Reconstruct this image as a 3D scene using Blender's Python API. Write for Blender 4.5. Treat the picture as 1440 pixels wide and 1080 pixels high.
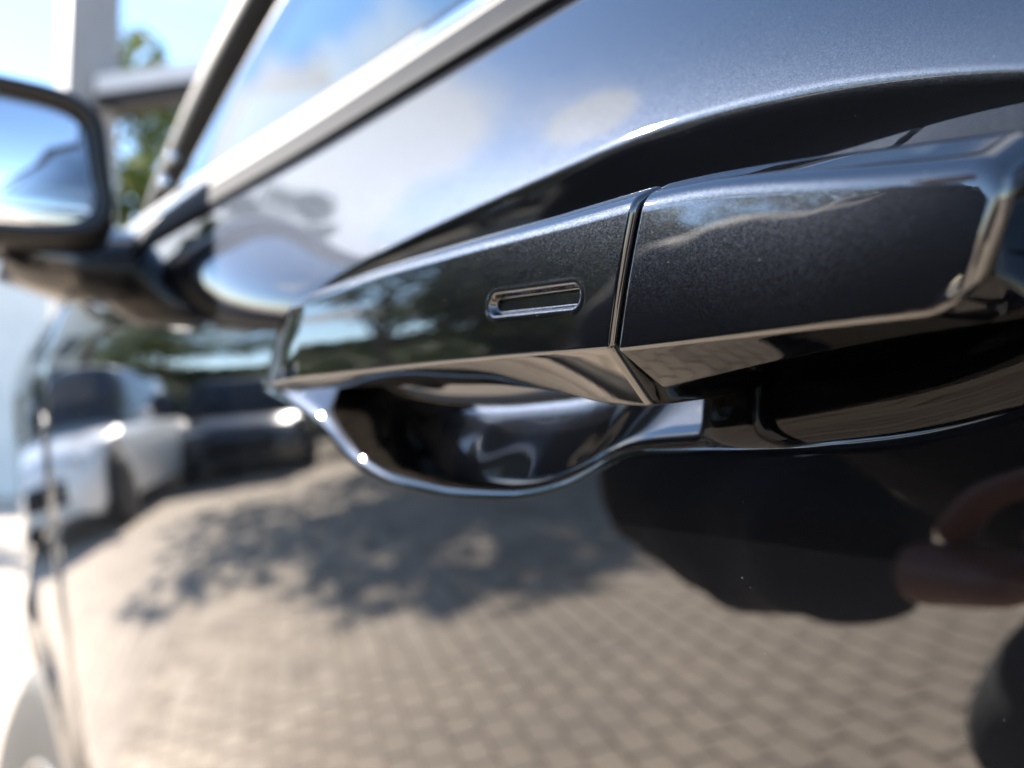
import bpy, bmesh, math, random
import numpy as np
from mathutils import Vector, Matrix

# ------------------------------------------------------------------ scene, camera, light
for o in list(bpy.data.objects):
    bpy.data.objects.remove(o, do_unlink=True)
scene = bpy.context.scene
col = scene.collection
ZC = 0.95                                   # height of the viewpoint above the paving

cam_data = bpy.data.cameras.new("camera_view")
cam = bpy.data.objects.new("camera_view", cam_data)
col.objects.link(cam)
scene.camera = cam
cam_data.sensor_width = 36.0
cam_data.lens = 36.0 * 1413.0 / 1440.0
cam_data.clip_start = 0.01
cam_data.clip_end = 2000.0
YAW, PITCH = math.radians(35.0), math.atan(105.0 / 1413.0)
fwd = Vector((-math.cos(YAW) * math.cos(PITCH), math.sin(YAW) * math.cos(PITCH), math.sin(PITCH)))
cam.location = (0, 0, ZC)
cam.rotation_euler = fwd.to_track_quat('-Z', 'Y').to_euler()
cam_data.dof.use_dof = True
cam_data.dof.focus_distance = 0.192
cam_data.dof.aperture_fstop = 10.0
cam_data.dof.aperture_blades = 0

SUN_DIR = Vector((-0.70, -0.47, 0.54)).normalized()     # from the scene towards the sun
sun_el = math.asin(SUN_DIR.z)
sun_az = math.atan2(SUN_DIR.x, SUN_DIR.y)               # clockwise from +Y

world = bpy.data.worlds.new("World")
scene.world = world
world.use_nodes = True
wt = world.node_tree
wt.nodes.clear()


class NT:
    """small helper for building node trees"""
    def __init__(s, tree):
        s.t = tree

    def n(s, kind, **kw):
        nd = s.t.nodes.new(kind)
        ins = kw.pop('ins', {})
        for k, v in kw.items():
            setattr(nd, k, v)
        for k, v in ins.items():
            if isinstance(v, bpy.types.NodeSocket):
                s.t.links.new(v, nd.inputs[k])
            else:
                nd.inputs[k].default_value = v
        return nd

    def l(s, a, b):
        s.t.links.new(a, b)

    def math(s, op, a, b=None, c=None, clamp=False):
        nd = s.t.nodes.new('ShaderNodeMath')
        nd.operation = op
        nd.use_clamp = clamp
        for i, v in enumerate((a, b, c)):
            if v is None:
                continue
            if isinstance(v, bpy.types.NodeSocket):
                s.t.links.new(v, nd.inputs[i])
            else:
                nd.inputs[i].default_value = v
        return nd.outputs[0]

    def ramp(s, fac, stops, interp='LINEAR'):
        nd = s.t.nodes.new('ShaderNodeValToRGB')
        cr = nd.color_ramp
        cr.interpolation = interp
        while len(cr.elements) > 1:
            cr.elements.remove(cr.elements[-1])
        cr.elements[0].position = stops[0][0]
        cr.elements[0].color = stops[0][1]
        for p, c in stops[1:]:
            e = cr.elements.new(p)
            e.color = c
        s.t.links.new(fac, nd.inputs[0])
        return nd.outputs[0]


W = NT(wt)
sky = W.n('ShaderNodeTexSky', sky_type='NISHITA', sun_disc=False, sun_elevation=sun_el,
          sun_rotation=sun_az, altitude=100.0, air_density=1.0, dust_density=0.03, ozone_density=2.5)
tc = W.n('ShaderNodeTexCoord')
sep = W.n('ShaderNodeSeparateXYZ', ins={0: tc.outputs['Generated']})
# clouds: a layer at even height, looked up where the view ray meets it
zc_ = W.math('MAXIMUM', sep.outputs[2], 0.06)
cx_ = W.math('DIVIDE', sep.outputs[0], zc_)
cy_ = W.math('DIVIDE', sep.outputs[1], zc_)
cvec = W.n('ShaderNodeCombineXYZ', ins={0: cx_, 1: cy_, 2: 0.0})
cn = W.n('ShaderNodeTexNoise', noise_dimensions='2D',
         ins={'Vector': cvec.outputs[0], 'Scale': 0.62, 'Detail': 7.0, 'Roughness': 0.56, 'Distortion': 0.25})
caz = W.math('ARCTAN2', W.math('MULTIPLY', sep.outputs[1], -1.0), W.math('MULTIPLY', sep.outputs[0], -1.0))
cbank = W.n('ShaderNodeMapRange', interpolation_type='SMOOTHSTEP',
            ins={'Value': W.math('ABSOLUTE', W.math('SUBTRACT', caz, 0.07)), 'From Min': 0.05, 'From Max': 0.19, 'To Min': 0.22, 'To Max': 0.0})
clow = W.n('ShaderNodeMapRange', interpolation_type='SMOOTHSTEP',
           ins={'Value': sep.outputs[2], 'From Min': 0.54, 'From Max': 0.66, 'To Min': 1.0, 'To Max': -0.1})
cbank_ = W.math('MULTIPLY', cbank.outputs[0], clow.outputs[0])
# one small fair-weather cloud higher up
_a, _e = math.radians(17.0), math.radians(40.5)
cdot = W.n('ShaderNodeVectorMath', operation='DOT_PRODUCT', ins={0: tc.outputs['Generated'], 1: (-math.cos(_a) * math.cos(_e), -math.sin(_a) * math.cos(_e), math.sin(_e))})
cblob = W.n('ShaderNodeMapRange', interpolation_type='SMOOTHSTEP', ins={'Value': cdot.outputs['Value'], 'From Min': math.cos(math.radians(3.2)), 'From Max': 1.0, 'To Min': 0.0, 'To Max': 0.22})
cval = W.math('ADD', W.math('ADD', cn.outputs[0], cbank_), cblob.outputs[0])
cmask = W.n('ShaderNodeMapRange', interpolation_type='SMOOTHSTEP',
            ins={'Value': cval, 'From Min': 0.56, 'From Max': 0.70})
hfade = W.n('ShaderNodeMapRange', interpolation_type='SMOOTHSTEP',
            ins={'Value': sep.outputs[2], 'From Min': -0.02, 'From Max': 0.10})
cm = W.math('MULTIPLY', cmask.outputs[0], hfade.outputs[0])
cm = W.math('MULTIPLY', cm, 0.92)
cloudmix = W.n('ShaderNodeMix', data_type='RGBA', ins={0: cm, 6: sky.outputs[0], 7: (4.1, 4.25, 4.5, 1)})
bg = W.n('ShaderNodeBackground', ins={0: cloudmix.outputs[2], 1: 0.098})
wo = W.n('ShaderNodeOutputWorld', ins={0: bg.outputs[0]})

sd = bpy.data.lights.new("sun", 'SUN')
sd.energy = 5.0
sd.angle = math.radians(0.53)
sd.color = (1.0, 0.93, 0.84)
sun = bpy.data.objects.new("sun", sd)
col.objects.link(sun)
sun.location = (-8, -3, 12)
sun.rotation_euler = SUN_DIR.to_track_quat('Z', 'Y').to_euler()

scene.view_settings.view_transform = 'Standard'
scene.view_settings.look = 'None'
scene.view_settings.gamma = 1.0
scene.view_settings.use_curve_mapping = False
scene.view_settings.exposure = 2.25
scene.render.engine = 'CYCLES'
scene.cycles.max_bounces = 10
scene.cycles.glossy_bounces = 6
scene.cycles.sample_clamp_indirect = 12.0
scene.cycles.use_denoising = True

# ------------------------------------------------------------------ materials
MATS = {}


def new_mat(name):
    m = bpy.data.materials.new(name)
    m.use_nodes = True
    m.node_tree.nodes.clear()
    MATS[name] = m
    return m, NT(m.node_tree)


def plain(name, color, rough=0.5, metal=0.0, noise=0.12, nscale=8.0, bump=0.0, coat=0.0, spec=0.5, trans=0.0):
    """principled with a little tone variation and optional fine relief"""
    m, T = new_mat(name)
    t = T.n('ShaderNodeTexCoord')
    nz = T.n('ShaderNodeTexNoise', ins={'Vector': t.outputs['Object'], 'Scale': nscale, 'Detail': 5.0, 'Roughness': 0.6})
    lo = tuple(c * (1 - noise) for c in color) + (1,)
    hi = tuple(min(1, c * (1 + noise)) for c in color) + (1,)
    c = T.ramp(nz.outputs[0], [(0.3, lo), (0.7, hi)])
    p = T.n('ShaderNodeBsdfPrincipled', ins={'Base Color': c, 'Roughness': rough, 'Metallic': metal,
                                            'Coat Weight': coat, 'Coat Roughness': 0.03, 'Specular IOR Level': spec,
                                            'Transmission Weight': trans})
    if bump:
        b = T.n('ShaderNodeBump', ins={'Height': nz.outputs[0], 'Strength': bump, 'Distance': 0.01})
        T.l(b.outputs[0], p.inputs['Normal'])
    o = T.n('ShaderNodeOutputMaterial', ins={0: p.outputs[0]})
    return m


def paint(name, dark, flake, metal=0.85, rough=0.36, flake_scale=2600.0, coat_ior=1.75, tilt=0.55):
    """car paint: flake layer under a clear coat with faint orange peel"""
    m, T = new_mat(name)
    t = T.n('ShaderNodeTexCoord')
    v = T.n('ShaderNodeTexVoronoi', feature='F1', ins={'Vector': t.outputs['Object'], 'Scale': flake_scale, 'Randomness': 1.0})
    sp = T.n('ShaderNodeSeparateColor', ins={0: v.outputs['Color']})
    fsel = T.math('POWER', sp.outputs[0], 1.3)
    c = T.n('ShaderNodeMix', data_type='RGBA', ins={0: fsel, 6: dark + (1,), 7: flake + (1,)})
    hs = T.n('ShaderNodeHueSaturation', ins={'Color': c.outputs[2], 'Hue': 0.5, 'Saturation': 1.0, 'Value': 1.0})
    # flake tilt
    off = T.n('ShaderNodeVectorMath', operation='SUBTRACT', ins={0: v.outputs['Color'], 1: (0.5, 0.5, 0.5)})
    sc = T.n('ShaderNodeVectorMath', operation='SCALE', ins={0: off.outputs[0], 'Scale': tilt})
    ge = T.n('ShaderNodeNewGeometry')
    ad = T.n('ShaderNodeVectorMath', operation='ADD', ins={0: ge.outputs['Normal'], 1: sc.outputs[0]})
    nm = T.n('ShaderNodeVectorMath', operation='NORMALIZE', ins={0: ad.outputs[0]})
    pn = T.n('ShaderNodeTexNoise', ins={'Vector': t.outputs['Object'], 'Scale': 130.0, 'Detail': 1.0, 'Roughness': 0.5})
    pb = T.n('ShaderNodeBump', ins={'Height': pn.outputs[0], 'Strength': 0.012, 'Distance': 0.0004})
    p = T.n('ShaderNodeBsdfPrincipled', ins={'Base Color': dark + (1,), 'Metallic': 0.0, 'Roughness': 0.012, 'IOR': coat_ior,
                                            'Normal': pb.outputs[0]})
    fl = T.n('ShaderNodeBsdfAnisotropic', distribution='BECKMANN', ins={'Color': hs.outputs[0], 'Roughness': rough, 'Normal': nm.outputs[0]})
    ad2 = T.n('ShaderNodeAddShader', ins={0: p.outputs[0], 1: fl.outputs[0]})
    # faint smears in the gloss
    sm = T.n('ShaderNodeTexNoise', ins={'Vector': t.outputs['Object'], 'Scale': 22.0, 'Detail': 5.0, 'Roughness': 0.65, 'Distortion': 0.6})
    rr = T.n('ShaderNodeMapRange', ins={'Value': sm.outputs[0], 'From Min': 0.45, 'From Max': 0.75, 'To Min': 0.010, 'To Max': 0.034})
    T.l(rr.outputs[0], p.inputs['Roughness'])
    # settled dust grains
    dv = T.n('ShaderNodeTexVoronoi', feature='F1', ins={'Vector': t.outputs['Object'], 'Scale': 480.0, 'Randomness': 1.0})
    ds = T.n('ShaderNodeSeparateColor', ins={0: dv.outputs['Color']})
    rad = T.math('MULTIPLY', T.math('POWER', ds.outputs[0], 5.0), 0.062)
    dm = T.math('LESS_THAN', dv.outputs['Distance'], rad)
    dm = T.math('MULTIPLY', dm, 0.35)
    df = T.n('ShaderNodeBsdfDiffuse', ins={'Color': (0.34, 0.31, 0.27, 1)})
    mx = T.n('ShaderNodeMixShader', ins={0: dm, 1: ad2.outputs[0], 2: df.outputs[0]})
    o = T.n('ShaderNodeOutputMaterial', ins={0: mx.outputs[0]})
    return m


M_PAINT = paint('black_metallic_paint', (0.0015, 0.0016, 0.002), (0.0100, 0.0118, 0.0160), rough=0.40, flake_scale=6800.0, tilt=0.11, coat_ior=1.95)
M_BLACKGLOSS = plain('gloss_black_plastic', (0.012, 0.012, 0.013), 0.08, noise=0.05, coat=0.5)
M_RUBBER = plain('black_rubber', (0.011, 0.011, 0.011), 0.5, noise=0.2, nscale=60, spec=0.2)
M_TRIM = plain('satin_graphite_trim', (0.013, 0.015, 0.020), 0.6, noise=0.12, nscale=90, spec=0.03)
M_SATIN = plain('satin_black_plastic', (0.010, 0.010, 0.011), 0.28, noise=0.1, nscale=60, spec=0.3)
M_CHROME = plain('chrome', (0.75, 0.75, 0.76), 0.06, metal=1.0, noise=0.02)
M_MIRROR = plain('mirror_glass', (0.88, 0.9, 0.93), 0.0, metal=1.0, noise=0.0)
M_INTERIOR = plain('dark_interior', (0.02, 0.02, 0.021), 0.7, noise=0.25, nscale=30)
M_TYRE = plain('tyre_rubber', (0.018, 0.018, 0.018), 0.75, noise=0.3, nscale=40, bump=0.2)
M_ALLOY = plain('alloy', (0.45, 0.46, 0.47), 0.25, metal=0.9, noise=0.05)
M_LAMP = plain('lamp_lens', (0.5, 0.52, 0.55), 0.05, noise=0.1, coat=1.0)
M_REDLAMP = plain('red_lamp_lens', (0.35, 0.01, 0.01), 0.08, noise=0.1, coat=1.0)


def glass(name, tint, rough=0.0):
    m, T = new_mat(name)
    fr = T.n('ShaderNodeFresnel', ins={'IOR': 1.6})
    tr = T.n('ShaderNodeBsdfTransparent', ins={0: tint + (1,)})
    gl = T.n('ShaderNodeBsdfGlossy', ins={'Color': (1, 1, 1, 1), 'Roughness': rough})
    mx = T.n('ShaderNodeMixShader', ins={0: fr.outputs[0], 1: tr.outputs[0], 2: gl.outputs[0]})
    T.n('ShaderNodeOutputMaterial', ins={0: mx.outputs[0]})
    return m


M_GLASS = glass('tinted_glass', (0.33, 0.42, 0.42))

# ------------------------------------------------------------------ object helpers


def tag(o, label=None, cat=None, group=None, kind=None):
    if label: o['label'] = label
    if cat: o['category'] = cat
    if group: o['group'] = group
    if kind: o['kind'] = kind
    return o


def empty(name, loc, label=None, cat=None, group=None):
    o = bpy.data.objects.new(name, None)
    col.objects.link(o)
    o.empty_display_size = 0.1
    o.location = loc
    return tag(o, label, cat, group)


def link(name, me, mat, parent=None):
    o = bpy.data.objects.new(name, me)
    col.objects.link(o)
    if mat is not None and not me.materials:
        me.materials.append(mat)
    if parent is not None:
        o.parent = parent
        if parent.type == 'EMPTY':
            o.matrix_parent_inverse = Matrix.Translation(parent.location).inverted()
    return o


def mesh(name, verts, faces, mat, parent=None, smooth=True):
    me = bpy.data.meshes.new(name)
    me.from_pydata([tuple(v) for v in verts], [], faces)
    me.validate()
    if smooth:
        me.polygons.foreach_set('use_smooth', [True] * len(me.polygons))
    me.update()
    return link(name, me, mat, parent)


def grid_mesh(name, P, mat, parent=None, closed_v=False, flip=False, caps=False, solid=0.0):
    """P: array (nu, nv, 3)"""
    nu, nv = P.shape[:2]
    idx = np.arange(nu * nv).reshape(nu, nv)
    if closed_v:
        a = idx[:-1]; b = idx[1:]
        F = np.stack([a, np.roll(a, -1, 1), np.roll(b, -1, 1), b], -1).reshape(-1, 4)
    else:
        F = np.stack([idx[:-1, :-1], idx[:-1, 1:], idx[1:, 1:], idx[1:, :-1]], -1).reshape(-1, 4)
    if flip:
        F = F[:, ::-1]
    F = F.tolist()
    if caps:
        c0 = idx[0].tolist(); c1 = idx[-1].tolist()
        F += [c0 if flip else c0[::-1], c1[::-1] if flip else c1]
    o = mesh(name, P.reshape(-1, 3), F, mat, parent)
    if solid:
        md = o.modifiers.new('thick', 'SOLIDIFY')
        md.thickness = solid
        md.offset = -1
    return o


def tube_pts(path, radii, n=12):
    """rings round a polyline"""
    path = [Vector(p) for p in path]
    rings = []
    up = Vector((0, 0, 1))
    for i, p in enumerate(path):
        d = (path[min(i + 1, len(path) - 1)] - path[max(i - 1, 0)]).normalized()
        a = d.cross(up)
        if a.length < 1e-3:
            a = Vector((1, 0, 0))
        a.normalize()
        b = a.cross(d).normalized()
        r = radii[i] if hasattr(radii, '__len__') else radii
        rings.append([p + (a * math.cos(t) + b * math.sin(t)) * r for t in [2 * math.pi * k / n for k in range(n)]])
    return np.array([[list(v) for v in r] for r in rings])


def tube(name, path, radii, mat, parent=None, n=12):
    return grid_mesh(name, tube_pts(path, radii, n), mat, parent, closed_v=True, caps=True)


def box_verts(x0, x1, y0, y1, z0, z1):
    return [(x0, y0, z0), (x1, y0, z0), (x1, y1, z0), (x0, y1, z0), (x0, y0, z1), (x1, y0, z1), (x1, y1, z1), (x0, y1, z1)]


BOXF = [(0, 3, 2, 1), (4, 5, 6, 7), (0, 1, 5, 4), (1, 2, 6, 5), (2, 3, 7, 6), (3, 0, 4, 7)]


def box(name, x0, x1, y0, y1, z0, z1, mat, parent=None, bevel=0.0):
    o = mesh(name, box_verts(x0, x1, y0, y1, z0, z1), BOXF, mat, parent, smooth=bool(bevel))
    if bevel:
        md = o.modifiers.new('bevel', 'BEVEL'); md.width = bevel; md.segments = 3
    return o


def lathe(name, prof, mat, parent=None, n=32, M=None, closed=False):
    """prof: list of (radius, height) round local Z, M: placement matrix"""
    M = M or Matrix.Identity(4)
    P = np.zeros((len(prof), n, 3))
    for i, (r, h) in enumerate(prof):
        for k in range(n):
            t = 2 * math.pi * k / n
            P[i, k] = M @ Vector((r * math.cos(t), r * math.sin(t), h))
    return grid_mesh(name, P, mat, parent, closed_v=True, caps=True)


def interp(x, pts):
    pts = sorted(pts)
    return np.interp(x, [p[0] for p in pts], [p[1] for p in pts])


def smooth_interp(x, pts, win=0.012):
    """piecewise-linear table, rounded by averaging over a window"""
    x = np.asarray(x, float)
    acc = 0
    ks = np.linspace(-1, 1, 13)
    wsum = 0
    for k in ks:
        w = (1 - k * k) ** 2
        acc = acc + w * interp(x + k * win, pts)
        wsum += w
    return acc / wsum


def srelu(t, k):
    return 0.5 * (t + np.sqrt(t * t + k * k))


def fillet(t, w):
    """ramp with a rounded start of half-width w"""
    return np.where(t <= -w, 0.0, np.where(t >= w, t, (t + w) ** 2 / (4 * w)))


def smin(a, b, k):
    return 0.5 * (a + b - np.sqrt((a - b) ** 2 + k * k))


def sstep(t, a, b):
    u = np.clip((t - a) / (b - a), 0, 1)
    return u * u * (3 - 2 * u)


# ------------------------------------------------------------------ the black car: side surface
def plan(x):
    s = -np.asarray(x, float) - 0.1
    y = 0.158 + 0.045 * np.clip(s - 0.2, 0, None) ** 2
    y = y + 0.14 * np.clip(s - 1.15, 0, None) ** 2
    r = np.clip(-s - 0.4, 0, None)
    return y + 0.022 * r ** 2 + 0.05 * np.clip(-s - 1.9, 0, None) ** 2


def side_y(x, h):
    """outer skin of the left side; h = height above the viewpoint"""
    h = np.asarray(h, float)
    hk = 0.062 + 0.12 * srelu(-np.asarray(x, float) - 0.45, 0.06)
    hk = smin(hk, 0.10, 0.03)
    up = 0.60 * (srelu(h - hk, 0.03) - srelu(-hk, 0.03))
    return plan(x) + up - 0.13 * h + 0.06 * np.clip(-h, 0, None) ** 2


# edges of the sculpted hollow round the handle, (x, h)
REC_UP = [(-0.46, 0.010), (-0.42, 0.026), (-0.400, 0.037), (-0.380, 0.0520), (-0.3615, 0.0630), (-0.3433, 0.0683), (-0.316, 0.0714), (-0.2779, 0.0744), (-0.2311, 0.077),
          (-0.2055, 0.0784), (-0.1782, 0.0797), (-0.1542, 0.0781), (-0.1335, 0.0755), (-0.1157, 0.0724), (-0.1002, 0.0685), (-0.0819, 0.0632),
          (-0.055, 0.053), (-0.03, 0.042), (-0.01, 0.033), (0.03, 0.0)]
REC_LO = [(-0.46, 0.042), (-0.42, 0.0335), (-0.401, 0.0296), (-0.3821, 0.025), (-0.3682, 0.0207), (-0.3431, 0.0118), (-0.327, 0.0013), (-0.3012, -0.0059),
          (-0.2649, -0.0093), (-0.234, -0.0093), (-0.2203, -0.0086), (-0.2012, -0.0049), (-0.1866, 0.0009), (-0.1786, 0.0028),
          (-0.162, 0.0031), (-0.132, 0.0046), (-0.1079, 0.0069), (-0.0941, 0.0096), (-0.0831, 0.0129), (-0.055, 0.019), (-0.03, 0.026), (-0.01, 0.033), (0.03, 0.06)]


def recess(x, h):
    """depth of the hollow round the door handle and of the finger cup below it"""
    zu = smooth_interp(x, REC_UP, 0.020)
    zl = smooth_interp(x, REC_LO, 0.014)
    e = 0.001
    su = (smooth_interp(x + e, REC_UP, 0.020) - zu) / e
    sl = (smooth_interp(x + e, REC_LO, 0.014) - zl) / e
    u = (zu - h) / np.sqrt(1 + su * su)
    v = (h - zl) / np.sqrt(1 + sl * sl)
    cup = sstep(x, -0.375, -0.300) * (1 - sstep(x, -0.215, -0.165))
    ku, kl = 0.0028, 0.0036 + 0.0056 * sstep(x, -0.18, -0.080)
    du = 0.55 * fillet(u, ku)
    mlow = 1.05 + 0.15 * cup
    dl = mlow * fillet(v, kl)
    rho = ((x + 0.258) / 0.100) ** 2 + ((h - 0.020) / 0.042) ** 2
    D = 0.0180 + 0.012 * srelu(1 - rho, 0.7)
    # both ramps must be under way before the blend takes over
    d = np.where(np.minimum(du, dl) <= 0, 0, smin(du, dl, np.minimum(0.004, 2 * np.minimum(du, dl))))
    d = smin(d, D, 0.005)
    d = np.clip(d - 0.0, 0, None)
    fade = sstep(x, -0.430, -0.375) * (1 - sstep(x, -0.03, 0.02))
    return d * fade


CAR = empty('parked_car', (0.2, 1.1, 0.0),
            'glossy black metallic car seen close along its side, door handle in focus', 'car')


def spaced(segs):
    """segs: list of (start, end, step)"""
    out = []
    for a, b, st in segs:
        n = max(1, int(round(abs(b - a) / st)))
        out += list(np.linspace(a, b, n, endpoint=False))
    out.append(segs[-1][1])
    return np.array(out)


BELT = 0.145
# front door skin
dx = spaced([(-0.985, -0.60, 0.012), (-0.60, -0.48, 0.004), (-0.48, 0.03, 0.0008), (0.03, 0.06, 0.003), (0.06, 0.215, 0.012)])
dh = spaced([(-0.66, -0.12, 0.018), (-0.12, -0.035, 0.004), (-0.035, 0.098, 0.0007), (0.098, 0.12, 0.003), (0.12, BELT, 0.004)])
X, H = np.meshgrid(dx, dh, indexing='ij')
Y = side_y(X, H) + recess(X, H)
# the skin turns inwards at the front and rear shut lines
for xe, sgn in ((-0.985, 1), (0.215, -1)):
    dd = np.clip(0.004 - (X - xe) * sgn, 0, None)
    Y = Y + dd * 0.9
P = np.stack([X, Y, H + ZC], -1)
door = grid_mesh('front_door', P, M_PAINT, CAR, flip=True, solid=0.0)


# plain columns of body side, bottom following the wheel arches
WF, WR, WZ, WRAD = -1.32, 1.42, 0.355, 0.355
def low_edge(x):
    z = np.full_like(x, 0.27)
    for wx in (WF, WR):
        q = (WRAD + 0.045) ** 2 - (x - wx) ** 2
        z = np.maximum(z, np.where(q > 0, WZ + np.sqrt(np.clip(q, 0, None)), 0))
    return z - ZC


def side_panel(name, x0, x1, top, step=0.02):
    xs = np.linspace(x0, x1, int((x1 - x0) / step) + 2)
    lo = low_edge(xs)
    tp = np.array([top(x) for x in xs])
    k = np.linspace(0, 1, 36)
    Hh = lo[:, None] + (tp - lo)[:, None] * k[None]
    Xx = np.repeat(xs[:, None], len(k), 1)
    Yy = side_y(Xx, Hh)
    for xe, sgn in ((x0, 1), (x1, -1)):
        dd = np.clip(0.006 - (Xx - xe) * sgn, 0, None)
        Yy = Yy + dd
    # flared lip round the arch
    for wx in (WF, WR):
        r = np.sqrt((Xx - wx) ** 2 + (Hh + ZC - WZ) ** 2) - (WRAD + 0.045)
        Yy = Yy - 0.012 * np.exp(-(r / 0.035) ** 2)
    return grid_mesh(name, np.stack([Xx, Yy, Hh + ZC], -1), M_PAINT, CAR, flip=True)


def bonnet_h(x):
    return BELT - 0.002 - 0.10 * np.clip((-x - 0.95) / 0.95, 0, 1) ** 1.6


fender = side_panel('front_fender', -1.90, -0.9895, bonnet_h)
rear_door = side_panel('rear_door', 0.2195, 1.18, lambda x: BELT)
quarter = side_panel('rear_quarter', 1.1845, 2.18, lambda x: BELT)
YC2 = 2 * 1.1
for o in (door, fender, rear_door, quarter):
    c = o.copy(); col.objects.link(c)
    c.matrix_parent_inverse = Matrix.Translation(CAR.location).inverted()
    c.scale = (1, -1, 1); c.location = (0, YC2, 0)
    if o is door:     # the far door is coarse: use a light panel instead of the sculpted skin
        me = side_panel('front_door', -0.985, 0.215, lambda x: BELT)
        c.data = me.data
        bpy.data.objects.remove(me, do_unlink=True)


# ------------------------------------------------------------------ glasshouse
GB = 0.176                                       # height of the glass bottom above viewpoint
def glass_y(x, h):
    f = np.clip((-x - 0.68) / 0.40, 0, None)
    return 0.204 + plan(x) - 0.160 + 0.40 * (h - GB) + 0.055 * f ** 2


def roof_h(x):
    """upper edge of the side glass"""
    a = GB + (x + 1.06) * 0.70                    # windscreen pillar
    r = 0.60 - 0.045 * (x - 0.35) ** 2
    b = GB + (2.05 - x) * 0.95
    return smin(smin(a, r, 0.06), b, 0.06)


def side_glass(name, x0, x1, mat, off=0.0, h0=GB - 0.02):
    xs = np.linspace(x0, x1, 60)
    tp = np.array([float(roof_h(x)) for x in xs])
    tp = np.maximum(tp, h0 + 0.004)
    k = np.linspace(0, 1, 20)
    Hh = h0 + (tp - h0)[:, None] * k[None]
    Xx = np.repeat(xs[:, None], len(k), 1)
    return grid_mesh(name, np.stack([Xx, glass_y(Xx, Hh) + off, Hh + ZC], -1), mat, CAR, flip=True)


gw = side_glass('front_window', -1.03, 0.17, M_GLASS)
gr = side_glass('rear_window', 0.26, 1.20, M_GLASS)
gp = side_glass('door_pillar', 0.172, 0.258, M_BLACKGLOSS, off=-0.004)
gq = side_glass('quarter_window', 1.26, 1.90, M_GLASS)
gp2 = side_glass('rear_pillar', 1.202, 1.258, M_BLACKGLOSS, off=-0.004)


def extrude_x(name, prof, x0, x1, mat, parent, yfun, step=0.02):
    """closed profile (dy, h) swept along the car following yfun(x)"""
    xs = np.linspace(x0, x1, int((x1 - x0) / step) + 2)
    P = np.zeros((len(xs), len(prof), 3))
    for i, x in enumerate(xs):
        y0 = float(yfun(x))
        for j, (dy, h) in enumerate(prof):
            P[i, j] = (x, y0 + dy, h + ZC)
    return grid_mesh(name, P, mat, parent, closed_v=True, caps=True, flip=True)


def rounded(pts, r, n=4):
    out = []
    m = len(pts)
    for i in range(m):
        p0, p1, p2 = Vector(pts[i - 1]), Vector(pts[i]), Vector(pts[(i + 1) % m])
        a = (p0 - p1).normalized(); b = (p2 - p1).normalized()
        ang = a.angle(b)
        d = min(r / max(math.tan(ang / 2), 0.05), (p0 - p1).length * 0.48, (p2 - p1).length * 0.48)
        for k in range(n + 1):
            t = k / n
            q = (p1 + a * d) * (1 - t) ** 2 + p1 * 2 * t * (1 - t) + (p1 + b * d) * t * t
            out.append((q.x, q.y))
    return out


byf = lambda x: side_y(x, BELT)
# belt mouldings from the paint up to the glass: graphite strip, groove, bright strip, rubber seal
def strip(name, pts, r, x0, mat):
    extrude_x(name, rounded([(dy, BELT + dh_) for dy, dh_ in pts], r), x0, 1.18, mat, CAR, byf)


strip('belt_moulding', [(-0.0035, 0.0012), (0.0055, 0.0190), (0.013, 0.0195), (0.02, 0.0)], 0.002, -0.985, M_TRIM)
strip('belt_groove', [(0.0055, 0.0185), (0.0078, 0.0235), (0.02, 0.0235), (0.02, 0.0185)], 0.001, -0.985, M_RUBBER)
strip('bright_strip', [(0.0070, 0.0230), (0.0108, 0.0315), (0.016, 0.0325), (0.02, 0.0230)], 0.002, -1.0, M_CHROME)
strip('glass_seal', [(0.0110, 0.0315), (0.0150, 0.0385), (0.024, 0.0395), (0.024, 0.0315)], 0.0015, -1.0, M_RUBBER)

# windscreen pillar and roof rail as one swept bar
rail = []
for x in list(np.linspace(-1.10, -0.3, 30)) + list(np.linspace(-0.25, 1.95, 40)):
    h = float(roof_h(x))
    rail.append((x - 0.03, float(glass_y(np.array(x), h)) + 0.012, h + ZC + 0.012))
tube('windscreen_pillar', rail, 0.024, M_RUBBER, CAR, 14)
tube('windscreen_pillar', [(p[0], YC2 - p[1], p[2]) for p in rail], 0.026, M_BLACKGLOSS, CAR, 14)
# roof skin between the rails, windscreen
rx = np.linspace(-0.36, 1.85, 40)
k = np.linspace(0, 1, 24)
P = np.zeros((40, 24, 3))
for i, x in enumerate(rx):
    h = float(roof_h(x)) + 0.018
    y0 = float(glass_y(np.array(x), h)) + 0.004
    for j, t in enumerate(k):
        P[i, j] = (x, y0 + (YC2 - 2 * y0) * t, h + ZC + 0.055 * (1 - (2 * t - 1) ** 2))
grid_mesh('roof', P, M_PAINT, CAR)
P = np.zeros((20, 24, 3))
for i, x in enumerate(np.linspace(-1.12, -0.37, 20)):
    h = GB - 0.015 + (0.60 - GB + 0.02) * (i / 19) ** 0.92
    y0 = float(glass_y(np.array(x), h)) + 0.01
    for j, t in enumerate(k):
        b = 1 - (2 * t - 1) ** 2
        P[i, j] = (x - 0.16 * b, y0 + (YC2 - 2 * y0) * t, h + ZC + 0.02 * b)
grid_mesh('windscreen', P, M_GLASS, CAR)
P = np.zeros((14, 24, 3))
for i, x in enumerate(np.linspace(1.84, 2.12, 14)):
    h = 0.56 - (0.56 - GB) * (i / 13) ** 1.1
    y0 = float(glass_y(np.array(x), h)) + 0.02
    for j, t in enumerate(k):
        b = 1 - (2 * t - 1) ** 2
        P[i, j] = (x + 0.10 * b, y0 + (YC2 - 2 * y0) * t, h + ZC + 0.02 * b)
grid_mesh('rear_screen', P, M_GLASS, CAR)
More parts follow.
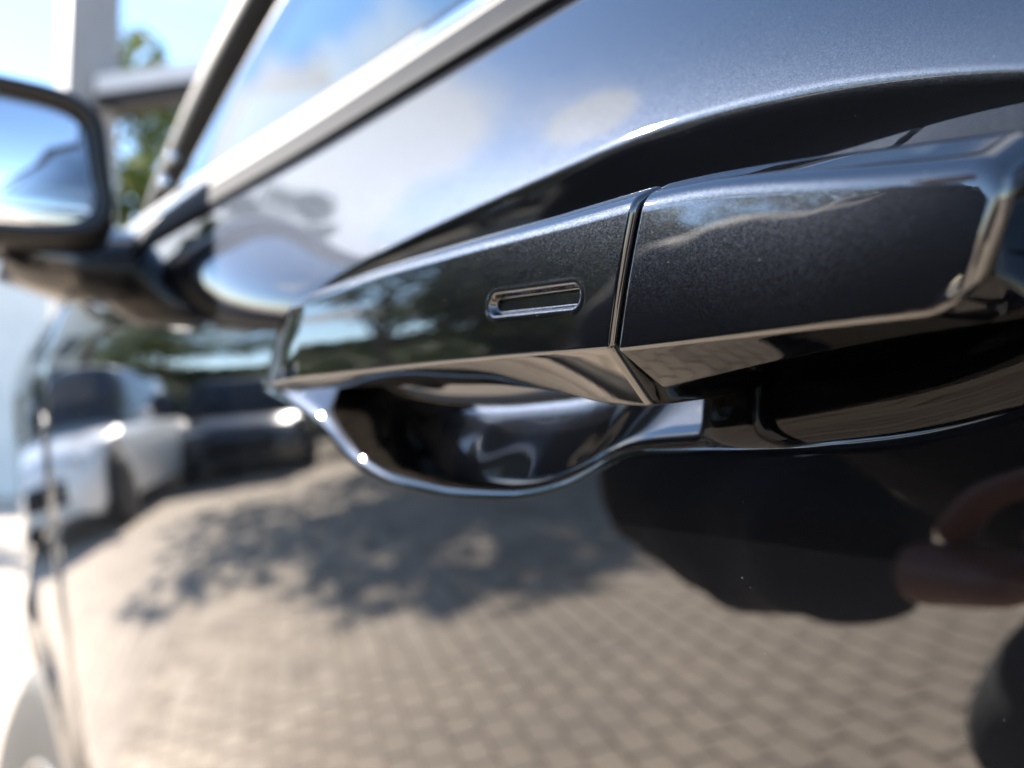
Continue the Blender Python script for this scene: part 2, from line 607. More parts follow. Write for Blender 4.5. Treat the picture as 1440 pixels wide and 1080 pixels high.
# bonnet, nose and tail
P = np.zeros((30, 28, 3))
for i, x in enumerate(np.linspace(-1.905, -1.0, 30)):
    h = float(bonnet_h(x)); y0 = float(side_y(x, h)) + 0.002
    for j, t in enumerate(np.linspace(0, 1, 28)):
        b = 1 - abs(2 * t - 1) ** 3
        P[i, j] = (x, y0 + (YC2 - 2 * y0) * t, h + ZC + 0.004 + 0.045 * b)
grid_mesh('bonnet', P, M_PAINT, CAR)
for nm, x0, sg, mt in (('front_bumper', -1.90, -1, M_PAINT), ('tailgate', 2.18, 1, M_PAINT)):
    P = np.zeros((20, 28, 3))
    for i, t in enumerate(np.linspace(0, 1, 20)):
        h = -0.68 + (float(bonnet_h(-1.9)) + 0.68 if sg < 0 else BELT + 0.68) * t
        y0 = float(side_y(x0, h))
        for j, q in enumerate(np.linspace(0, 1, 28)):
            b = 1 - abs(2 * q - 1) ** 2.4
            P[i, j] = (x0 + sg * (0.17 * b * (0.75 + 0.25 * math.sin(t * math.pi))), y0 + (YC2 - 2 * y0) * q, h + ZC + 0.03 * b * t)
    grid_mesh(nm, P, mt, CAR, flip=sg > 0)
box('headlight', -1.99, -1.90, 0.55, 0.86, 0.76, 0.86, M_LAMP, CAR, 0.02)
box('headlight', -1.99, -1.90, YC2 - 0.86, YC2 - 0.55, 0.76, 0.86, M_LAMP, CAR, 0.02)
box('grille', -2.085, -2.03, 0.86, 1.34, 0.62, 0.84, M_RUBBER, CAR, 0.02)
box('tail_lamp', 2.2, 2.275, 0.5, 0.72, 0.9, 1.02, M_REDLAMP, CAR, 0.02)
box('tail_lamp', 2.2, 2.275, YC2 - 0.72, YC2 - 0.5, 0.9, 1.02, M_REDLAMP, CAR, 0.02)
# dark shell inside: seals the shut lines, floor and cabin
box('floor_pan', -0.94, 1.02, 0.36, YC2 - 0.36, 0.24, 0.42, M_INTERIOR, CAR, 0.02)
box('floor_pan', -1.85, 2.1, 0.62, YC2 - 0.62, 0.26, 0.80, M_INTERIOR, CAR, 0.02)
xs = spaced([(-1.05, 1.30, 0.05)])
P = np.stack([np.stack([np.full(12, x), side_y(np.full(12, x), np.linspace(-0.62, BELT, 12)) + 0.055, np.linspace(-0.62, BELT, 12) + ZC], -1) for x in xs])
grid_mesh('door_inner_panel', P, M_INTERIOR, CAR, flip=True)
Q = P.copy(); Q[..., 1] = YC2 - Q[..., 1]
grid_mesh('door_inner_panel', Q, M_INTERIOR, CAR)
box('dashboard', -1.05, -0.60, 0.30, YC2 - 0.30, 0.78, 1.10, M_INTERIOR, CAR, 0.06)
for yy in (0.48, 1.28):
    s = box('seat_back', 0.10, 0.24, yy, yy + 0.46, 0.62, 1.26, M_INTERIOR, CAR, 0.05)
    box('headrest', 0.14, 0.24, yy + 0.11, yy + 0.35, 1.29, 1.47, M_INTERIOR, s, 0.04)
    box('seat_cushion', -0.36, 0.12, yy, yy + 0.46, 0.48, 0.64, M_INTERIOR, CAR, 0.05)
# steering wheel
mw = Matrix.Translation((-0.50, 0.71, 1.06)) @ Matrix.Rotation(math.radians(68), 4, 'Y')
ring = [mw @ Vector((0.18 * math.cos(t), 0.18 * math.sin(t), 0)) for t in np.linspace(0, 2 * math.pi, 41)]
sw = tube('steering_wheel', ring, 0.015, M_INTERIOR, CAR, 8)


# small chrome beads added near the pillar foot to catch sun glints
for p in ((-0.8891, 0.2550, 1.2163), (-0.7161, 0.2350, 1.1506), (-0.8399, 0.2350, 1.1787)):
    bm = bmesh.new(); bmesh.ops.create_uvsphere(bm, u_segments=24, v_segments=16, radius=0.0055, matrix=Matrix.Translation(p))
    me = bpy.data.meshes.new('glint_bead'); bm.to_mesh(me); bm.free()
    me.polygons.foreach_set('use_smooth', [True] * len(me.polygons))
    link('glint_bead', me, M_CHROME, CAR)


# wheels
def wheel(parent, x, y, outer):
    M = Matrix.Translation((x, y, WZ)) @ Matrix.Rotation(math.radians(90 if outer < 0 else -90), 4, 'X')
    t = lathe('wheel', [(0.235, -0.10), (0.31, -0.115), (0.345, -0.10), (0.355, -0.05), (0.355, 0.05), (0.345, 0.10), (0.31, 0.115), (0.235, 0.10)], M_TYRE, parent, 48, M)
    lathe('rim', [(0.235, 0.098), (0.228, 0.102), (0.215, 0.09), (0.205, 0.03), (0.20, -0.05)], M_ALLOY, t, 48, M)
    for s in range(5):
        a = 2 * math.pi * s / 5
        p = [M @ Vector((r * math.cos(a), r * math.sin(a), hh)) for r, hh in ((0.03, 0.085), (0.12, 0.08), (0.215, 0.088))]
        tube('spoke', p, [0.03, 0.022, 0.026], M_ALLOY, t, 8)
    lathe('hub_cap', [(0.045, 0.06), (0.045, 0.098), (0.03, 0.105)], M_ALLOY, t, 24, M)


for wx in (WF, WR):
    wheel(CAR, wx, float(side_y(wx, -0.3)) + 0.10, -1)
    wheel(CAR, wx, YC2 - float(side_y(wx, -0.3)) - 0.10, 1)

# ------------------------------------------------------------------ door handle
HANDLE = bpy.data.objects.new('door_handle', None)
HANDLE.empty_display_size = 0.05
col.objects.link(HANDLE)
HANDLE.parent = CAR
HANDLE.location = Vector((-0.2, 0.16, ZC)) - CAR.location
HANDLE['label'] = 'black metallic pull handle with a gap before its fixed end piece'
HOFF = Matrix.Translation((-0.2, 0.16, ZC)).inverted()


def part_of_handle(o):
    o.parent = HANDLE
    o.matrix_parent_inverse = HOFF
    return o


def section(keys, seg_n, arc_n=9):
    """keys: list of (y, h, fillet); seg_n: points along the straight part that follows each corner"""
    m = len(keys)
    arcs = []
    for i in range(m):
        p0 = Vector(keys[i - 1][:2]); p1 = Vector(keys[i][:2]); p2 = Vector(keys[(i + 1) % m][:2])
        r = keys[i][2]
        a = p0 - p1; b = p2 - p1
        la, lb = a.length, b.length
        a.normalize(); b.normalize()
        ang = max(a.angle(b), 0.1)
        d = min(r / math.tan(ang / 2), la * 0.45, lb * 0.45)
        rr = d * math.tan(ang / 2)
        c = p1 + (a + b).normalized() * (rr / math.sin(ang / 2))
        s = p1 + a * d - c; e = p1 + b * d - c
        tot = s.angle_signed(e) if s.length > 1e-9 and e.length > 1e-9 else 0
        pts = []
        for k in range(arc_n):
            t = -tot * k / (arc_n - 1)
            pts.append(c + Vector((s.x * math.cos(t) - s.y * math.sin(t), s.x * math.sin(t) + s.y * math.cos(t))))
        arcs.append(pts)
    out = []
    for i in range(m):
        out += arcs[i]
        a = arcs[i][-1]; b = arcs[(i + 1) % m][0]
        n = seg_n[i]
        for k in range(1, n + 1):
            out.append(a + (b - a) * (k / (n + 1)))
    return out


def end_inset(d, R):
    if d >= R:
        return 0.0
    d = max(d, 0.0)
    return R - math.sqrt(max(R * R - (R - d) ** 2, 0.0))


# height tables along the handle (x, h)
G_TOP = [(-0.36, 0.0495), (-0.335, 0.0518), (-0.31, 0.0532), (-0.28, 0.0540), (-0.24, 0.0542), (-0.20, 0.0535), (-0.165, 0.0525), (-0.13, 0.0519)]
G_FB = [(-0.36, 0.0262), (-0.32, 0.0250), (-0.289, 0.0247), (-0.2154, 0.0234), (-0.1707, 0.0222), (-0.13, 0.0208)]
G_BB = [(-0.36, 0.0248), (-0.313, 0.0232), (-0.238, 0.0203), (-0.197, 0.0178), (-0.175, 0.0150), (-0.154, 0.0112), (-0.13, 0.0095)]
C_TOP = [(-0.155, 0.0523), (-0.1385, 0.0519), (-0.1237, 0.0508), (-0.1007, 0.0485), (-0.0821, 0.0462), (-0.0715, 0.0447), (-0.04, 0.0400)]
C_FB = [(-0.155, 0.0208), (-0.1196, 0.0201), (-0.0975, 0.0198), (-0.0819, 0.0196), (-0.04, 0.0196)]
C_BB = [(-0.155, 0.0112), (-0.148, 0.0126), (-0.134, 0.0145), (-0.1094, 0.0172), (-0.0894, 0.0188), (-0.07, 0.0196), (-0.04, 0.020)]
SLOT_A, SLOT_B, SLOT_R, SLOT_D = (-0.1845, 0.03425), (-0.1570, 0.03265), 0.0026, 0.0017


def slot_sd(x, h):
    ax, ah = SLOT_A; bx, bh = SLOT_B
    t = np.clip(((x - ax) * (bx - ax) + (h - ah) * (bh - ah)) / ((bx - ax) ** 2 + (bh - ah) ** 2), 0, 1)
    return np.hypot(x - ax - t * (bx - ax), h - ah - t * (bh - ah)) - SLOT_R


def build_handle_piece(name, stations, top, fb, bb, x_lo, x_hi, R_lo, R_hi, Z_lo, Z_hi, shear, yface, yback, chamf, face_n):
    rows = []
    for xs in stations:
        ey = max(end_inset(xs - x_lo, R_lo), end_inset(x_hi - xs, R_hi))
        e = max(end_inset(xs - x_lo, Z_lo), end_inset(x_hi - xs, Z_hi))
        zt = float(smooth_interp(xs, top, 0.015)) - e
        zf = float(smooth_interp(xs, fb, 0.015)) + e * 0.75
        zb = float(smooth_interp(xs, bb, 0.012)) + e * 0.75
        yf = yface(xs) + ey
        yb = max(yback(xs), yf + 0.014)
        ct, ch = chamf(xs)
        bw = 0.0130
        keys = [(yb, zt - 0.012, 0.003), (yf + ct, zt, 0.0030), (yf, zt - ch, 0.0042), (yf, zf, 0.0011),
                (yf + bw, zb, 0.0022), (yb, zb + 0.0055, 0.002)]
        pts = section(keys, (10, 5, face_n, 10, 8, 6))
        sh = shear(xs)
        row = []
        zm = 0.5 * (zt - ch + zf); hz = 0.5 * (zt - ch - zf)
        for p in pts:
            y, h = p.x, p.y
            q = (h - zm) / max(hz, 1e-4)
            if y < yf + 0.004 and abs(q) < 1:
                y -= 0.0004 * (1 - q * q)
            row.append((xs + sh * (h - 0.037), y, h))
        rows.append(row)
    P = np.array(rows)
    return P


# grip: the part that is pulled
gx = spaced([(-0.3515, -0.348, 0.0003), (-0.348, -0.330, 0.0008), (-0.330, -0.19, 0.0015), (-0.19, -0.150, 0.00028), (-0.150, -0.1455, 0.0006), (-0.1455, -0.1412, 0.00016)])


def g_face(x):
    f = max(0.0, -0.292 - x)
    return 0.1250 + 4.0 * f * f


def g_back(x):
    mid = 0.147
    a = sstep(-x, 0.300, 0.335); b = sstep(x, -0.172, -0.155)
    return mid + float(max(a, b)) * 0.034


P = build_handle_piece('grip', gx, G_TOP, G_FB, G_BB, -0.3515, -0.1412, 0.010, 0.0016, 0.0055, 0.0016,
                       lambda x: 0.27 + 0.35 * float(sstep(-x, 0.28, 0.35)), g_face, g_back,
                       lambda x: (0.0058, 0.0034), 112)
sdv = slot_sd(P[..., 0], P[..., 2])
front = P[..., 1] < 0.135
dep = SLOT_D * (1 - sstep(sdv, -0.0011, 0.0001)) - 0.00004 * np.exp(-((sdv - 0.0006) / 0.0005) ** 2)
P[..., 1] += np.where(front, dep, 0)
P[..., 2] += ZC
grip = part_of_handle(grid_mesh('grip', P, M_PAINT, None, closed_v=True, caps=True))

# fixed end piece
cxs = spaced([(-0.1396, -0.1365, 0.00018), (-0.1365, -0.080, 0.001), (-0.080, -0.0735, 0.0006), (-0.0735, -0.0695, 0.0003), (-0.0695, -0.0668, 0.00018), (-0.0668, -0.0665, 0.00006)])
P = build_handle_piece('end_cap', cxs, C_TOP, C_FB, C_BB, -0.1396, -0.0665, 0.0012, 0.0026, 0.0012, 0.0075,
                       lambda x: 0.27 + 0.18 * float(sstep(x, -0.10, -0.06)), lambda x: 0.1250 + 0.9 * max(0, x + 0.10) ** 2 * 1.2, lambda x: 0.183,
                       lambda x: (0.0058 + 0.002 * float(sstep(x, -0.13, -0.08)), 0.0034 + 0.0022 * float(sstep(x, -0.13, -0.08))), 40)
P[..., 2] += ZC
end_cap = part_of_handle(grid_mesh('end_cap', P, M_PAINT, None, closed_v=True, caps=True))
# touch strip lying in the slot
ax, ah = SLOT_A; bx_, bh = SLOT_B
pts = []
d = Vector((bx_ - ax, bh - ah)).normalized(); nrm = Vector((-d.y, d.x))
ring = []
for k in range(13):
    t = math.pi / 2 + math.pi * k / 12
    ring.append(Vector((ax, ah)) + d * math.cos(t) * 0.0012 + nrm * math.sin(t) * 0.0012)
for k in range(13):
    t = -math.pi / 2 + math.pi * k / 12
    ring.append(Vector((bx_, bh)) + d * math.cos(t) * 0.0012 + nrm * math.sin(t) * 0.0012)
n = len(ring)
V = [(p.x, 0.12645, p.y + ZC) for p in ring] + [(p.x, 0.1262, p.y + ZC) for p in [Vector((ax, ah)) * 0.0 + q * 1.0 for q in ring]]
strip = part_of_handle(mesh('sensor_strip', V, [tuple(range(n, 2 * n))] + [(i, (i + 1) % n, n + (i + 1) % n, n + i) for i in range(n)], M_PAINT, None, smooth=False))
# black seal in the gap between the two pieces
gap = P[len(P) // 2]
inner = []
mid = np.array([[-0.1404 + 0.27 * (p[2] - ZC - 0.037), p[1], p[2]] for p in gap])
cen = mid.mean(0)
mid2 = mid.copy(); mid2[:, 1:] = cen[1:] + (mid[:, 1:] - cen[1:]) * 0.88
A = mid2.copy(); A[:, 0] -= 0.003; B = mid2.copy(); B[:, 0] += 0.003
part_of_handle(grid_mesh('gap_seal', np.stack([A, B]), M_RUBBER, None, closed_v=True, caps=True))

# ------------------------------------------------------------------ door mirror
MIR = bpy.data.objects.new('door_mirror', None)
col.objects.link(MIR); MIR.parent = CAR
MIR.location = Vector((-0.72, 0.08, ZC + 0.19)) - CAR.location
MIR['label'] = 'black door mirror on a short arm reflecting blue sky'
MOFF = Matrix.Translation((-0.72, 0.08, ZC + 0.19)).inverted()


def part_of_mirror(o):
    o.parent = MIR
    o.matrix_parent_inverse = MOFF
    return o


# outline of the glass in its own plane (a across outwards(-) / inwards(+), b up)
def mirror_outline(n=64, grow=0.0, squash=1.0):
    out = []
    for k in range(n):
        t = 2 * math.pi * k / n
        c, s = math.cos(t), math.sin(t)
        a = math.copysign(abs(c) ** 0.34, c); b = math.copysign(abs(s) ** 0.34, s)
        A_ = (0.078 + grow) * a * squash
        B_ = (0.044 + grow) * b * squash
        B_ += 0.006 * a * (1 if b < 0 else -0.7)        # lower edge rises, upper edge falls towards the car
        A_ += 0.010 * b * (1 if a > 0 else -1) * -0.6
        out.append((A_, B_))
    return out


MN = Vector((0.99, -0.09, 0.04)).normalized()          # mirror normal, to the rear
MA = Vector((0, 0, 1)).cross(MN).normalized()           # inwards
MB_ = MN.cross(MA).normalized()
MC = Vector((-0.70, 0.069, ZC + 0.190))
m3 = lambda a, b, n: MC + MA * a + MB_ * b + MN * n


def mirror_loft(name, rings, mat, cap_last=True):
    P = np.array([[list(m3(a, b, nn)) for a, b in mirror_outline(64, g, sq)] for g, nn, sq in rings])
    return part_of_mirror(grid_mesh(name, P, mat, None, closed_v=True, caps=True, flip=True))


mirror_loft('mirror_glass', [(0.0, -0.006, 1), (0.0, 0.0, 1), (-0.0015, 0.0008, 1)], M_MIRROR)
mirror_loft('mirror_housing', [(0.001, -0.012, 1), (0.001, 0.004, 1), (0.0035, 0.0085, 1), (0.0075, 0.0085, 1), (0.011, 0.004, 1), (0.013, -0.006, 1), (0.014, -0.025, 1),
                               (0.012, -0.05, 0.97), (0.006, -0.075, 0.90), (0.0, -0.092, 0.75), (0.0, -0.10, 0.5), (0.0, -0.103, 0.2)], M_SATIN)
box_ = mirror_loft('turn_signal', [(0.0150, -0.040, 0.985), (0.0155, -0.043, 0.985), (0.0150, -0.048, 0.98)], M_BLACKGLOSS)
# arm from the housing down to the door
arm = [m3(0.030, -0.050, -0.045), m3(0.070, -0.058, -0.045), Vector((-0.75, 0.168, ZC + 0.137)), Vector((-0.76, 0.200, ZC + 0.134))]
Pt = tube_pts(arm, [0.020, 0.024, 0.026, 0.034], 20)
cc = Pt.mean(1, keepdims=True)
Pt[..., 0] = cc[..., 0] + (Pt[..., 0] - cc[..., 0]) * 1.5
part_of_mirror(grid_mesh('mirror_arm', Pt, M_BLACKGLOSS, None, closed_v=True, caps=True))

# ------------------------------------------------------------------ ground
def paver_mat():
    m, T = new_mat('beige_pavers')
    oi = T.n('ShaderNodeObjectInfo')
    t = T.n('ShaderNodeTexCoord')
    ge = T.n('ShaderNodeNewGeometry')
    wn = T.n('ShaderNodeTexWhiteNoise', noise_dimensions='1D', ins={'W': ge.outputs['Random Per Island']})
    nz = T.n('ShaderNodeTexNoise', ins={'Vector': t.outputs['Object'], 'Scale': 60.0, 'Detail': 6.0, 'Roughness': 0.7})
    nb = T.n('ShaderNodeTexNoise', ins={'Vector': ge.outputs['Position'], 'Scale': 1.3, 'Detail': 7.0, 'Roughness': 0.6})
    c1 = T.ramp(wn.outputs[0], [(0.0, (0.36, 0.28, 0.21, 1)), (0.15, (0.47, 0.375, 0.28, 1)), (0.6, (0.54, 0.435, 0.325, 1)), (1.0, (0.62, 0.51, 0.39, 1))])
    c2 = T.ramp(nz.outputs[0], [(0.25, (0.75, 0.75, 0.75, 1)), (0.75, (1.12, 1.12, 1.12, 1))])
    c3 = T.ramp(nb.outputs[0], [(0.3, (0.72, 0.72, 0.74, 1)), (0.5, (0.95, 0.95, 0.95, 1)), (0.7, (1.06, 1.05, 1.03, 1))])
    mm = T.n('ShaderNodeMix', data_type='RGBA', blend_type='MULTIPLY', ins={0: 1.0, 6: c1, 7: c2})
    m2 = T.n('ShaderNodeMix', data_type='RGBA', blend_type='MULTIPLY', ins={0: 1.0, 6: mm.outputs[2], 7: c3})
    b = T.n('ShaderNodeBump', ins={'Height': nz.outputs[0], 'Strength': 0.3, 'Distance': 0.003})
    p = T.n('ShaderNodeBsdfPrincipled', ins={'Base Color': m2.outputs[2], 'Roughness': 0.85, 'Normal': b.outputs[0]})
    T.n('ShaderNodeOutputMaterial', ins={0: p.outputs[0]})
    return m


def ground_mat():
    """far paving: joints fade into plain stone tone; sits below the built pavers near the car"""
    m, T = new_mat('paving_sheet')
    t = T.n('ShaderNodeTexCoord')
    mp = T.n('ShaderNodeMapping', ins={'Vector': t.outputs['Object'], 'Rotation': (0, 0, -math.radians(23))})
    br = T.n('ShaderNodeTexBrick', ins={'Vector': mp.outputs[0], 'Color1': (0.42, 0.345, 0.27, 1), 'Color2': (0.52, 0.435, 0.345, 1),
                                       'Mortar': (0.27, 0.22, 0.17, 1), 'Scale': 1.0, 'Mortar Size': 0.006, 'Brick Width': 0.17, 'Row Height': 0.085})
    nb = T.n('ShaderNodeTexNoise', ins={'Vector': t.outputs['Object'], 'Scale': 0.5, 'Detail': 6.0})
    c3 = T.ramp(nb.outputs[0], [(0.3, (0.82, 0.82, 0.83, 1)), (0.7, (1.06, 1.05, 1.04, 1))])
    m2 = T.n('ShaderNodeMix', data_type='RGBA', blend_type='MULTIPLY', ins={0: 1.0, 6: br.outputs[0], 7: c3})
    p = T.n('ShaderNodeBsdfPrincipled', ins={'Base Color': m2.outputs[2], 'Roughness': 0.9})
    T.n('ShaderNodeOutputMaterial', ins={0: p.outputs[0]})
    return m


M_PAVER = paver_mat()
M_GROUND = ground_mat()
G = 300.0
ground = mesh('paving', [(-G, -G, 0), (G, -G, 0), (G, G, 0), (-G, G, 0)], [(0, 1, 2, 3)], M_GROUND, None, smooth=False)
tag(ground, kind='structure')
# single pavers, running bond, 4 mm proud of the bedding sheet
PW, PH, JT = 0.17, 0.085, 0.004


def paver_geo(w, h):
    c = 0.005
    x, y = w / 2, h / 2
    V = [(-x, -y, 0.0), (x, -y, 0.0), (x, y, 0.0), (-x, y, 0.0),
         (-x, -y, 0.005), (x, -y, 0.005), (x, y, 0.005), (-x, y, 0.005),
         (-x + c, -y + c, 0.0085), (x - c, -y + c, 0.0085), (x - c, y - c, 0.0085), (-x + c, y - c, 0.0085)]
    F = [(8, 9, 10, 11)] + [(i, (i + 1) % 4, 4 + (i + 1) % 4, 4 + i) for i in range(4)] + [(4 + i, 4 + (i + 1) % 4, 8 + (i + 1) % 4, 8 + i) for i in range(4)]
    return V, F


PV, PF = paver_geo(PW - JT, PH - JT)
pme = bpy.data.meshes.new('paver'); pme.from_pydata(PV, [], PF); pme.update(); pme.materials.append(M_PAVER)
rnd = random.Random(5)
singles, rest = [], []
# long joints run about 23 degrees off the car's length
PA = math.radians(23)
ua, ub = (-math.cos(PA), -math.sin(PA)), (math.sin(PA), -math.cos(PA))
for i in range(-14, 106):
    for j in range(-10, 68):
        a_, b_ = j * PW + (0.5 * PW if i % 2 else 0), i * PH
        x = ua[0] * a_ + ub[0] * b_; y = ua[1] * a_ + ub[1] * b_
        if y > 0.9:
            continue
        d = math.hypot(x + 1.75, y + 1.35)
        singles.append((d, x, y))
singles.sort()
PVn = np.array(PV)
allV, allF = [], []
for q, (d, x, y) in enumerate(singles):
    a = PA + rnd.gauss(0, 0.004)
    zz = rnd.uniform(-0.0012, 0.0012)
    if q < 300:
        o = bpy.data.objects.new('paver', pme)
        col.objects.link(o); o.parent = ground
        o.location = (x, y, zz); o.rotation_euler = (rnd.gauss(0, 0.004), rnd.gauss(0, 0.004), a)
    else:
        c, s = math.cos(a), math.sin(a)
        v = PVn.copy()
        b0 = len(allV) * 12
        v = np.stack([x + c * v[:, 0] - s * v[:, 1], y + s * v[:, 0] + c * v[:, 1], v[:, 2] + zz], -1)
        allV.append(v)
        allF += [tuple(b0 + k for k in f) for f in PF]
rp = mesh('paver_field', np.concatenate(allV), allF, M_PAVER, ground, smooth=False)
tag(rp, kind='stuff')

# ------------------------------------------------------------------ trees and shrubs
def leaf_mat(name, a, b, c):
    m, T = new_mat(name)
    ge = T.n('ShaderNodeNewGeometry')
    cc = T.ramp(ge.outputs['Random Per Island'], [(0.0, a + (1,)), (0.5, b + (1,)), (1.0, c + (1,))])
    p = T.n('ShaderNodeBsdfPrincipled', ins={'Base Color': cc, 'Roughness': 0.55, 'Specular IOR Level': 0.4})
    tr = T.n('ShaderNodeBsdfTranslucent', ins={'Color': cc})
    mx = T.n('ShaderNodeMixShader', ins={0: 0.35, 1: p.outputs[0], 2: tr.outputs[0]})
    T.n('ShaderNodeOutputMaterial', ins={0: mx.outputs[0]})
    return m


M_LEAF = leaf_mat('broad_leaves', (0.045, 0.075, 0.012), (0.085, 0.115, 0.018), (0.17, 0.17, 0.03))
M_LEAF2 = leaf_mat('dark_leaves', (0.025, 0.05, 0.012), (0.05, 0.085, 0.018), (0.09, 0.12, 0.03))
M_BARK = plain('bark', (0.12, 0.095, 0.075), 0.9, noise=0.35, nscale=9, bump=0.6)


def leaf_cloud(rng, centres, n, size):
    """many small folded leaf faces gathered on the outside of clumps"""
    centres = np.array(centres)
    cen = centres[:, :3]; rad = centres[:, 3]
    w = rad ** 2; w /= w.sum()
    pick = rng.choice(len(cen), n, p=w)
    d = rng.normal(size=(n, 3)); d /= np.linalg.norm(d, axis=1)[:, None]
    r = rad[pick] * (0.45 + 0.6 * rng.random(n) ** 0.6)
    pos = cen[pick] + d * r[:, None] * np.array([1, 1, 0.8])
    nrm = d * 0.6 + rng.normal(size=(n, 3)) * 0.6 + np.array([0, 0, 0.5])
    nrm /= np.linalg.norm(nrm, axis=1)[:, None]
    ax = np.cross(nrm, rng.normal(size=(n, 3))); ax /= np.linalg.norm(ax, axis=1)[:, None]
    bx = np.cross(nrm, ax)
    s = size * (0.6 + 0.8 * rng.random(n))[:, None]
    v0 = pos - ax * s; v1 = pos + bx * s * 0.45 - nrm * s * 0.12; v2 = pos + ax * s; v3 = pos - bx * s * 0.45 - nrm * s * 0.12
    V = np.stack([v0, v1, v2, v3], 1).reshape(-1, 3)
    F = np.arange(4 * n).reshape(-1, 4).tolist()
    return V, F


def tree(loc, height, spread, seed, label, group, n=5200, mat=None, leaf=0.10, bare=0.34):
    rng = np.random.default_rng(seed)
    root = empty('broadleaf_tree', (loc[0], loc[1], 0), label, 'tree', group)
    x, y = loc
    top = height * 0.62
    lean = rng.normal(size=2) * 0.15
    path = [(x + lean[0] * t, y + lean[1] * t, top * t) for t in np.linspace(0, 1, 7)]
    tr = tube('trunk', path, [0.02 * height * (1.25 - 0.9 * t) for t in np.linspace(0, 1, 7)], M_BARK, root, 10)
    cl = []
    nb = 13
    for k in range(nb):
        t = 0.45 + 0.5 * k / nb
        a = 2.4 * k + rng.random()
        L = spread * (0.55 + 0.45 * rng.random()) * (1.0 - 0.45 * abs(t - 0.6))
        b = Vector((x + lean[0] * t, y + lean[1] * t, top * t))
        e = b + Vector((math.cos(a) * L, math.sin(a) * L, height * (0.10 + 0.22 * rng.random())))
        m = (b + e) / 2 + Vector((0, 0, 0.12))
        tube('limb', [b, m, e], [0.009 * height * (1.2 - t), 0.006 * height * (1.2 - t), 0.01], M_BARK, tr, 6)
        cl.append((e.x, e.y, e.z, spread * (0.26 + 0.16 * rng.random())))
        cl.append((m.x + rng.normal() * 0.3, m.y + rng.normal() * 0.3, m.z + 0.35, spread * (0.22 + 0.12 * rng.random())))
    for k in range(6):
        cl.append((x + rng.normal() * spread * 0.3, y + rng.normal() * spread * 0.3, height * (0.72 + 0.2 * rng.random()), spread * 0.32))
    V, F = leaf_cloud(rng, cl, n, leaf)
    V[:, 2] = np.maximum(V[:, 2], height * bare * 0.8)
    mesh('crown', V, F, mat or M_LEAF, root, smooth=False)
    return root


GT = 'trees beyond the parked cars'
tree((-11.2, -5.75), 5.8, 1.5, 12, 'small thin-leaved tree beside the graphite car', GT, 1700, leaf=0.10, bare=0.42)
tree((-10.5, -8.1), 5.7, 2.4, 11, 'broader nearest tree shading the paving beside the black car', GT, 14000, leaf=0.135, bare=0.40)
tree((-12.4, -10.6), 6.4, 2.0, 1, 'tree with olive crown mirrored on the handle grip', GT, 5200, leaf=0.085)
tree((-16.0, -12.4), 7.8, 2.6, 2, 'tall tree behind the crown mirrored on the handle grip', GT, 4600)
tree((-18.0, -3.9), 6.6, 2.3, 3, 'tree standing behind the white parked car', GT, 4600)
tree((-25.0, -4.6), 7.4, 2.4, 4, 'farthest tree behind the row of parked cars', GT, 3600)
tree((-9.2, -12.6), 8.4, 3.2, 6, 'wide tree farthest from the row of parked cars', GT, 4200, M_LEAF2)
tree((-11.6, 3.25), 6.0, 1.4, 8, 'tree seen between the door mirror and the windscreen pillar', None, 5200, leaf=0.09, bare=0.25)


tree((-14.2, -1.7), 9.3, 0.8, 21, 'tall narrow tree far ahead of the black car', GT, 5200, M_LEAF2, leaf=0.13, bare=0.2)

HG = empty('hedge', (-24.0, -12.0, 0), 'long clipped hedge closing the car park behind the trees', 'hedge')
rng_ = np.random.default_rng(77)
nh = 15000
tt = rng_.random(nh)
ctr = np.stack([-30 + 20 * tt, 1.0 - 25 * tt, np.zeros(nh)], -1)
dr = np.array([0.781, 0.625, 0.0])
side = rng_.choice([-0.55, 0.0, 0.55], nh, p=[0.2, 0.3, 0.5])
zz_ = np.where(side == 0, 3.1, rng_.random(nh) * 3.1) + rng_.normal(size=nh) * 0.10
pos = ctr + dr * (side + rng_.normal(size=nh) * 0.13)[:, None]
pos[:, 2] = np.maximum(zz_, 0.15)
nr = rng_.normal(size=(nh, 3)); nr /= np.linalg.norm(nr, axis=1)[:, None]
ax_ = np.cross(nr, rng_.normal(size=(nh, 3))); ax_ /= np.linalg.norm(ax_, axis=1)[:, None]
bx2 = np.cross(nr, ax_)
V = np.stack([pos - ax_ * 0.2, pos + bx2 * 0.1, pos + ax_ * 0.2, pos - bx2 * 0.1], 1).reshape(-1, 3)
mesh('foliage', V, np.arange(4 * nh).reshape(-1, 4).tolist(), M_LEAF2, HG, smooth=False)
hq = [(-30 - .35, 1.0 - .28, 0), (-10 - .35, -24 - .28, 0), (-10 + .35, -24 + .28, 0), (-30 + .35, 1.0 + .28, 0)]
mesh('branches', hq + [(a, b, 2.9) for a, b, c in hq], BOXF, M_BARK, HG, smooth=False)


